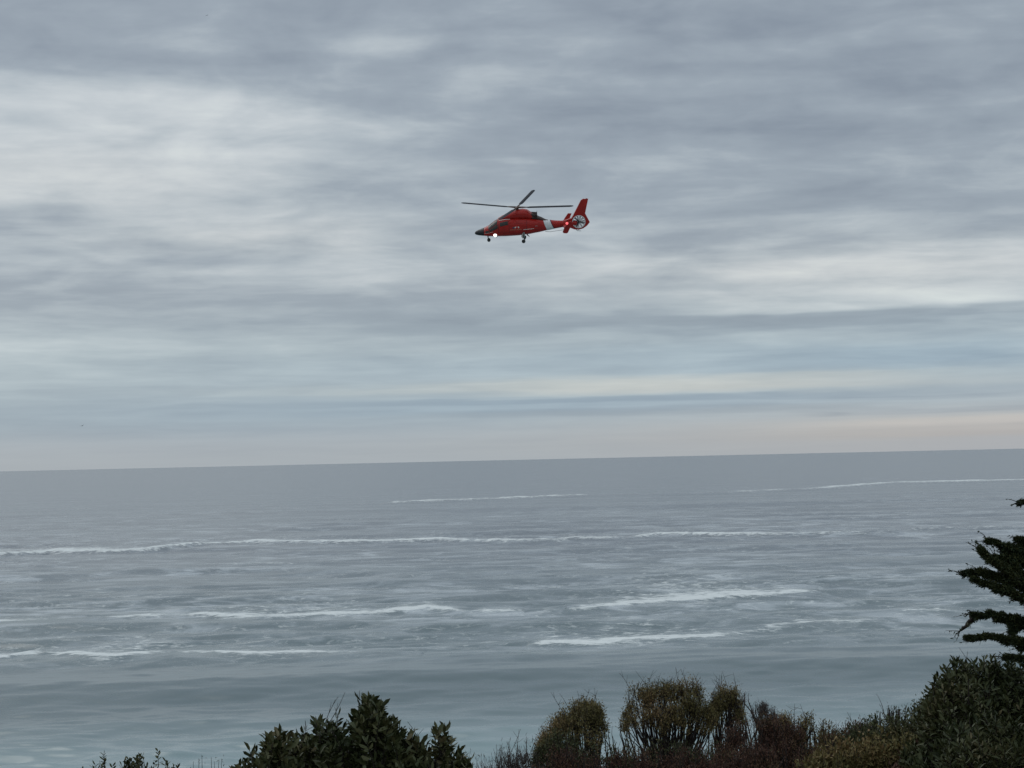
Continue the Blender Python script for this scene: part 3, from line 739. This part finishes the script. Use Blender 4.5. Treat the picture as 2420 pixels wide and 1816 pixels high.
        i0 = np.clip(tt.astype(int), 0, 3); fr = (tt - i0)[:, None]
        P = tips[ti, i0] * (1 - fr) + tips[ti, i0 + 1] * fr + r.normal(size=(nn, 3)) * reach * .12
        ax = nrm(tips[ti, i0 + 1] - tips[ti, i0])
        D = nrm(ax * .7 + r.normal(size=(nn, 3)) * spread * 2 + np.array([0, 0, .35]))
    L = leaf[0] * r.uniform(.6, 1.25, nn); Wd = leaf[1] * r.uniform(.7, 1.2, nn)
    clump = .5 + .5 * np.sin(P[:, 0] * 5.1 + seed) * np.sin(P[:, 2] * 4.3 + P[:, 1] * 3 + seed * 2)
    tint = np.clip(.55 * clump + r.normal(size=nn) * .18 + .22, 0, 1)
    me_m = MATS[material]
    pick = np.zeros(nn, bool)
    if single:
        vis = -(P[:, 1] - Y) / depth + 1.2 * (P[:, 2] - cb) / max(.1, topmax - cb)      # the leaves nearest the eye and the skyline
        inframe = P[:, 2] > at(1210, 1816, Y).z - .02 + (P[:, 0] * -.0223)
        vis = np.where(inframe, vis, -9); pick[np.argsort(-vis)[:single]] = True
        key = name
        if key not in LEAF_ME:
            for q in range(4):
                V, Tt, kk = leaf_geo(np.zeros((1, 3)), np.array([[1.0, 0, 0]]), np.array([1.0]), np.array([leaf[1] / leaf[0]]) * (.85 + .1 * q), np.random.default_rng(q), True)
                me = np_mesh('leaf', V, None, Tt, {'tint': np.full(len(V), .25 + .2 * q)}); me.materials.append(me_m); LEAF_ME.setdefault(key, []).append(me)
        for i in np.nonzero(pick)[0]:
            o = link_child('leaf', LEAF_ME[key][r.integers(4)], root)
            q = Vector(D[i]).to_track_quat('X', 'Z'); q = q @ Euler((r.uniform(-1.2, 1.2), 0, 0)).to_quaternion()
            o.rotation_mode = 'QUATERNION'; o.rotation_quaternion = q; o.location = P[i] - base; o.scale = (L[i],) * 3
    V, Tt, kk = leaf_geo(P[~pick], D[~pick], L[~pick], Wd[~pick], r, style == 'broad')
    me = np_mesh('foliage', V - base, None, Tt, {'tint': np.repeat(tint[~pick], kk)}); me.materials.append(me_m)
    link_child('foliage', me, root, 'stuff')
    return root

G1 = 'large-leaved dark green shrubs'; G2 = 'round-topped olive brown shrubs'; G3 = 'bare grey twiggy shrubs'; G4 = 'low rusty and green thicket shrubs'
# far left, only its top showing
shrub('small_leaved_shrub', 'low small-leaved green shrub peeking over the bottom edge at far left', 'shrub',
      [(165, 1815), (195, 1803), (225, 1792), (244, 1770), (262, 1794), (300, 1786), (330, 1772), (365, 1766), (388, 1782), (418, 1800), (440, 1816)], 19, .35, 'broad', 11, 240, leafn=11, leaf=(.046, .018), material='mid_leaf', bark=BARKD, low=.7, stems=8, per=7, reach=.13, clump_r=.10, twig=.6, edge_step=.08)
shrub('bare_twig_shrub', 'sparse bare twigs rising beside the low shrub at far left', 'shrub',
      [(430, 1816), (455, 1786), (478, 1780), (492, 1770), (505, 1796), (528, 1786), (545, 1816)], 19.5, .2, 'twig', 12, 30, G3, leafn=3, leaf=(.03, .009), material='grey_leaf', bark=BARKD, low=.6, stems=5, twig=.55)
# the large-leaved bush left of centre
shrub('large_leaved_shrub', 'big dark green shrub with broad upright leaves left of centre', 'shrub',
      [(556, 1816), (562, 1800), (590, 1772), (606, 1764), (632, 1762), (645, 1728), (656, 1720), (668, 1735), (690, 1758), (705, 1742), (718, 1728), (738, 1716), (746, 1690), (760, 1692), (782, 1704), (792, 1686), (806, 1706),
       (832, 1708), (845, 1690), (852, 1664), (866, 1653), (880, 1654), (900, 1668), (915, 1692), (925, 1715), (945, 1738), (958, 1722), (975, 1733), (1000, 1748), (1012, 1762), (1028, 1728), (1040, 1705), (1052, 1730), (1068, 1752), (1080, 1776), (1092, 1812)],
      18, .75, 'broad', 21, 1150, G1, low=.55, stems=12, per=7, leafn=13, leaf=(.088, .034), material='broad_leaf', bark=BARKD, single=300, dead=11, reach=.17, clump_r=.16)
shrub('dry_grey_shrub', 'dry grey-brown brush just right of the broad-leaved shrub', 'shrub',
      [(1066, 1816), (1085, 1790), (1100, 1774), (1112, 1762), (1125, 1786), (1145, 1782), (1160, 1800), (1172, 1816)], 24, .5, 'fine', 31, 420, G3, leafn=8, leaf=(.05, .005), material='grey_leaf', low=.5, spread=.2, twig=.5, fork=.7)
shrub('spiky_grey_shrub', 'spiky leafless grey shrub with two forked twigs left of the olive shrub', 'shrub',
      [(1162, 1816), (1172, 1770), (1185, 1752), (1200, 1756), (1215, 1760), (1230, 1756), (1241, 1733), (1250, 1762), (1262, 1765), (1278, 1800)], 25, .5, 'fine', 32, 480, G3, leafn=8, leaf=(.05, .005), material='grey_leaf', low=.5, spread=.15, twig=.6, dead=4, fork=.7)
# round-topped coyote brush
shrub('round_olive_shrub', 'olive green round shrub leaning left, first of the olive brown shrubs', 'shrub',
      [(1266, 1800), (1274, 1760), (1288, 1722), (1305, 1702), (1322, 1682), (1338, 1668), (1356, 1654), (1372, 1648), (1390, 1653), (1408, 1655), (1420, 1666), (1426, 1690), (1428, 1720)],
      27, .5, 'fine', 41, 700, G2, crown_bottom=1752, stems=14, per=7, leafn=21, leaf=(.030, .013), material='olive_leaf', bark=BARKD, lean=.12, dead=14, edge_jit=.13, edge_step=.08, fork=.60, narrow=.7, clump_r=.10, twig=.5)
shrub('green_shrub', 'green low left side growth of the leaning round shrub', 'shrub',
      [(1262, 1810), (1272, 1768), (1290, 1735), (1320, 1725), (1350, 1735), (1368, 1770), (1380, 1810)], 26.3, .45, 'fine', 48, 620, G2, low=.55, stems=9, leafn=26, leaf=(.032, .014), material='mid_leaf', bark=BARKD, clump_r=.11)
shrub('bare_twig_shrub', 'thin bare crossing twigs in the gap between the olive shrubs', 'shrub',
      [(1424, 1720), (1432, 1700), (1452, 1720), (1476, 1686), (1482, 1722), (1496, 1700), (1504, 1735)], 27, .25, 'twig', 42, 24, G3, leafn=0, bark=BARKD, low=.65, stems=6, twig=.6, fork=.68, narrow=.5)
shrub('vase_shaped_shrub', 'tallest vase-shaped shrub with brown-green top on many bare stems', 'shrub',
      [(1476, 1690), (1480, 1650), (1484, 1624), (1505, 1614), (1530, 1610), (1552, 1604), (1570, 1596), (1584, 1610), (1600, 1604), (1622, 1594), (1640, 1602), (1650, 1620), (1662, 1632), (1674, 1648), (1680, 1680)],
      29, .5, 'fine', 43, 900, G2, crown_bottom=1730, stems=24, per=7, leafn=20, leaf=(.030, .012), material='olive_leaf', bark=BARKD, dead=22, fork=.57, edge_jit=.13, edge_step=.08, narrow=.42, clump_r=.10, twig=.5)
shrub('slim_olive_shrub', 'slim brownish shrub on thin stems right beside the tallest vase-shaped shrub', 'shrub',
      [(1676, 1690), (1680, 1650), (1688, 1630), (1705, 1620), (1722, 1616), (1742, 1618), (1752, 1640), (1750, 1690)],
      29.5, .35, 'fine', 44, 400, G2, crown_bottom=1730, stems=13, per=8, leafn=18, leaf=(.030, .011), material='olive_leaf', bark=BARKD, dead=14, fork=.58, edge_jit=.13, edge_step=.08, narrow=.35, clump_r=.09, twig=.5)
shrub('thin_grey_shrub', 'thin feathery grey shrub sloping down right of the olive shrubs', 'shrub',
      [(1744, 1720), (1752, 1642), (1768, 1632), (1776, 1656), (1792, 1654), (1812, 1662), (1830, 1674), (1842, 1690), (1850, 1720)], 30, .5, 'fine', 45, 320, G3, leafn=9, leaf=(.035, .007), material='grey_leaf', crown_bottom=1740, spread=.25, twig=.7, fork=.65, clump_r=.10)
# thicket
def thick(label, name, outline, Y, seed, material, n=900, leafn=24, leaf=(.035, .015), depth=.7, style='fine', **kw):
    return shrub(name, label, 'shrub', outline, Y, depth, style, seed, n, G4, leafn=leafn, leaf=leaf, material=material, low=kw.pop('low', .45), stems=9, bark=BARKD, **kw)
thick('dark green low hedge under the olive shrubs, above the bottom edge', 'hedge_shrub', [(1330, 1816), (1360, 1762), (1400, 1756), (1440, 1758), (1480, 1752), (1520, 1754), (1560, 1750), (1600, 1752), (1650, 1756), (1700, 1760), (1720, 1790)], 25.5, 51, 'mid_leaf', 1300)
thick('dark brown thin-stemmed thicket under the tallest shrub', 'brown_thicket_shrub', [(1240, 1806), (1300, 1780), (1360, 1762), (1400, 1784), (1500, 1776), (1580, 1768), (1660, 1762), (1730, 1764), (1770, 1800)], 24.5, 52, 'rust_leaf', 1400, 22, (.035, .011))
thick('rusty red-brown shrub right of the slim olive shrub', 'rusty_shrub', [(1640, 1790), (1690, 1740), (1730, 1706), (1770, 1690), (1810, 1688), (1850, 1694), (1885, 1712), (1910, 1760)], 27, 53, 'rust_leaf', 1300, 24, (.032, .011), dead=4)
thick('olive-brown mounded shrub in the dip right of the rusty shrub', 'mounded_shrub', [(1800, 1770), (1826, 1700), (1850, 1680), (1866, 1672), (1880, 1688), (1905, 1686), (1925, 1690), (1950, 1700), (1975, 1712), (2000, 1745)], 28, 54, 'olive_leaf', 1200, 24, (.034, .014), dead=3)
thick('reddish low brush at the lowest point of the thicket skyline', 'low_brush', [(1920, 1780), (1955, 1724), (1985, 1718), (2010, 1710), (2040, 1704), (2062, 1712), (2090, 1770)], 26, 55, 'rust_leaf', 800, 24, (.034, .013), dead=5)
thick('pale twisted twiggy brush halfway up the right slope', 'pale_twig_brush', [(2030, 1720), (2045, 1694), (2065, 1684), (2085, 1676), (2105, 1668), (2125, 1670), (2145, 1690)], 25, 56, 'grey_leaf', 300, 8, (.04, .007), dead=3, twig=1.2)
thick('mid-green leafy shrub on the right slope below the broad-leaved shrub', 'green_shrub', [(1985, 1780), (2010, 1720), (2060, 1698), (2100, 1688), (2125, 1676), (2134, 1660), (2155, 1658), (2180, 1646), (2215, 1648), (2250, 1665), (2300, 1730)], 23.5, 57, 'mid_leaf', 1300, 24, (.046, .018), dead=2)
thick('yellow-green leafy shrub on the bottom edge right of centre', 'leafy_shrub', [(1890, 1816), (1925, 1780), (1980, 1750), (2040, 1742), (2100, 1736), (2160, 1738), (2210, 1756), (2250, 1800)], 21, 58, 'olive_leaf', 1200, 22, (.050, .020))
thick('rusty leafy shrub on the bottom edge below the right slope', 'rusty_shrub', [(2110, 1816), (2160, 1764), (2210, 1746), (2260, 1740), (2310, 1755), (2350, 1800)], 20, 59, 'rust_leaf', 900, 22, (.050, .019))
thick('dark brown brush filling the bottom edge below the rusty shrub', 'brown_shrub', [(1620, 1816), (1690, 1780), (1750, 1760), (1820, 1752), (1880, 1758), (1940, 1780), (1980, 1816)], 23, 60, 'rust_leaf', 1300, 22, (.036, .011))
# the large-leaved bushes in the right corner
shrub('broad_leaved_shrub', 'tall dark broad-leaved shrub in the right corner under the cypress', 'shrub',
      [(2170, 1800), (2196, 1720), (2204, 1672), (2222, 1640), (2216, 1606), (2232, 1596), (2244, 1574), (2262, 1570), (2285, 1566), (2310, 1572), (2330, 1566), (2345, 1550), (2372, 1550), (2395, 1560), (2420, 1568), (2470, 1560), (2540, 1590), (2600, 1680)],
      19, .85, 'broad', 71, 2000, G1, low=.42, stems=12, per=7, leafn=13, leaf=(.076, .026), material='broad_leaf', bark=BARKD, single=280, dead=4, reach=.15, clump_r=.16)
shrub('narrow_leaved_shrub', 'dark narrow-leaved shrub low in the bottom right corner', 'shrub',
      [(2230, 1816), (2260, 1740), (2300, 1700), (2350, 1690), (2400, 1700), (2450, 1720), (2500, 1760), (2540, 1816)], 16.5, .6, 'broad', 72, 800, G1, low=.5, per=7, stems=9, leafn=14, leaf=(.07, .022), material='broad_leaf', bark=BARKD, reach=.16, clump_r=.15)

# ------------------------------------------------------------------ the cypress at the right edge
CY = 15.0
trunk_x = at(2640, 1400, CY).x
cyp_base = np.array([trunk_x, CY, ground_z(trunk_x, CY) - .1])
cyp = empty('cypress_tree', tuple(cyp_base)); tag(cyp, 'dark cypress tree reaching flat ragged boughs in from the right edge', 'tree')
r = np.random.default_rng(5)
tb = Tubes()
tk = [cyp_base, cyp_base + np.array([.05, .02, 1.2]), cyp_base + np.array([-.04, .0, 2.4]), cyp_base + np.array([.06, .05, 3.6]), cyp_base + np.array([.02, .03, 4.6])]
tb.add(tk, .13, .03, 10)
link_child('trunk', tb.mesh('trunk', cyp_base, BARKD), cyp)
SP, SD, ST = [], [], []
def bough(path, rad, dens, sag=.0, whisk=True, wfac=1.0):
    """a limb with ragged foliage along it; path = list of points, trunk end first"""
    path = np.asarray(path, float)
    tt = np.linspace(0, 1, 14); seg = np.linspace(0, 1, len(path))
    c = np.stack([np.interp(tt, seg, path[:, i]) for i in range(3)], 1)
    c[1:-1] = (c[:-2] + 2 * c[1:-1] + c[2:]) / 4 + r.normal(size=(12, 3)) * .006
    tb = Tubes(); tb.add(c, .022, .006, 6)
    ln = np.linalg.norm(path[-1] - path[0])
    n = int(dens * ln)
    for k in range(n):
        f = r.uniform(.12, 1.0) ** .8; i = min(12, int(f * 13)); g = f * 13 - i
        p = c[i] * (1 - g) + c[i + 1] * g
        ax = nrm(c[i + 1] - c[i])
        wid = rad * max(.3, 3.3 - 3.0 * f) * wfac
        d = nrm(ax * r.uniform(.7, 1.6) + r.normal(size=3) * np.array([.35, .8, .36]) + np.array([0, 0, .06]))
        q = p + d * wid * r.uniform(.35, 1.0)
        tw = bez(p, q, (0, 0, -.01), r, 3); tb.add(tw, .004, .002, 3)
        m_ = 28
        u_ = r.uniform(.1, 1.05, m_)[:, None]
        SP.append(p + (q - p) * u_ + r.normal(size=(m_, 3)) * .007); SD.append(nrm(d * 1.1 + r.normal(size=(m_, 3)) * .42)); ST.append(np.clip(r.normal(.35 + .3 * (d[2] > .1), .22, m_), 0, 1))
    if whisk:
        e = c[-1]; ax = nrm(c[-1] - c[-3])
        for k in range(4):
            q = e + ax * r.uniform(.03, .09) + r.normal(size=3) * np.array([.03, .03, .03]); w_ = bez(e, q, (0, 0, .01), r, 4); tb.add(w_, .004, .0012, 3)
            SP.append(w_[r.integers(0, 4, 8)]); SD.append(nrm(ax + r.normal(size=(8, 3)) * .5)); ST.append(np.full(8, .2))
    link_child('bough', tb.mesh('bough', cyp_base, BARKD), cyp)
def A(px, py, dy=0.0): return np.array(at(px, py, CY + dy))
TX = 2640
BOUGHS = [  # photograph pixels from the trunk out to the tip, foliage half-width (m), sprays per metre, depth offset
    ([(2640, 1470), (2500, 1420), (2400, 1362), (2345, 1326), (2318, 1300)], .050, 300, -.1), ([(2640, 1450), (2500, 1400), (2420, 1352), (2380, 1338), (2352, 1318)], .055, 260, 0),
    ([(2640, 1400), (2520, 1335), (2430, 1302), (2370, 1290), (2336, 1280)], .030, 260, .1), ([(2640, 1420), (2520, 1350), (2440, 1318), (2400, 1306), (2372, 1300)], .048, 300, .2),
    ([(2640, 1430), (2530, 1372), (2450, 1340), (2410, 1322), (2376, 1318)], .050, 300, .1), ([(2640, 1380), (2540, 1315), (2460, 1288), (2420, 1282), (2404, 1276)], .03, 240, .2),
    ([(2640, 1470), (2500, 1425), (2400, 1378), (2320, 1353), (2278, 1356)], .034, 300, .1), ([(2640, 1480), (2500, 1430), (2420, 1390), (2360, 1366), (2316, 1352)], .050, 300, 0),
    ([(2640, 1490), (2500, 1448), (2410, 1408), (2345, 1384), (2300, 1370)], .034, 320, -.1), ([(2640, 1500), (2520, 1462), (2440, 1428), (2390, 1404), (2352, 1388)], .045, 300, -.1),
    ([(2640, 1500), (2520, 1440), (2450, 1400), (2410, 1378), (2370, 1362)], .06, 300, .15), ([(2640, 1510), (2500, 1476), (2410, 1464), (2345, 1455), (2300, 1453)], .028, 330, .1),
    ([(2640, 1520), (2520, 1490), (2440, 1474), (2390, 1466), (2356, 1464)], .04, 300, .1), ([(2304, 1454), (2292, 1470), (2280, 1480), (2268, 1492)], .006, 12, .1),
    ([(2640, 1560), (2510, 1545), (2420, 1518), (2350, 1506), (2286, 1508)], .026, 320, 0), ([(2640, 1570), (2520, 1552), (2450, 1530), (2400, 1516), (2362, 1508)], .045, 300, 0),
    ([(2640, 1530), (2520, 1510), (2430, 1484), (2405, 1482), (2392, 1492)], .04, 300, .1), ([(2640, 1600), (2520, 1580), (2440, 1560), (2376, 1554)], .035, 330, 0),
    ([(2640, 1560), (2520, 1550), (2450, 1525), (2412, 1532)], .055, 280, .1), ([(2640, 1330), (2540, 1250), (2460, 1205), (2430, 1184), (2411, 1190)], .006, 120, 0),
    ([(2640, 1300), (2580, 1230), (2540, 1190), (2500, 1180)], .05, 240, .1), ([(2640, 1380), (2580, 1300), (2540, 1262), (2490, 1250)], .05, 240, .1)]
for pp, rad_, dens_, dy_ in BOUGHS: bough([A(x, y, dy_ * (1 - i / len(pp))) for i, (x, y) in enumerate(pp)], rad_, dens_, whisk=True)
for k in range(30):                                       # the rest of the crown, out of the picture to the right and behind the trunk
    a = r.uniform(-1.35, 1.35); z0_ = r.uniform(1.2, 4.5); ln = (1.35 - .2 * z0_) * r.uniform(.8, 1.1) + .25
    b0 = cyp_base + np.array([0, 0, z0_]); d = np.array([math.cos(a), math.sin(a), 0])
    bough([b0, b0 + d * ln * .5 + np.array([0, 0, .12]), b0 + d * ln + np.array([0, 0, .30])], .13, 60)
SP = np.concatenate(SP); SD = np.concatenate(SD); ST = np.concatenate(ST); nn = len(SP)
V, Tt, kk = leaf_geo(SP, SD, 0.024 * r.uniform(.6, 1.3, nn), .0075 * r.uniform(.7, 1.3, nn), r)
me = np_mesh('foliage', V - cyp_base, None, Tt, {'tint': np.repeat(ST, kk)}); me.materials.append(MATS['cypress_leaf'])
link_child('foliage', me, cyp, 'stuff')
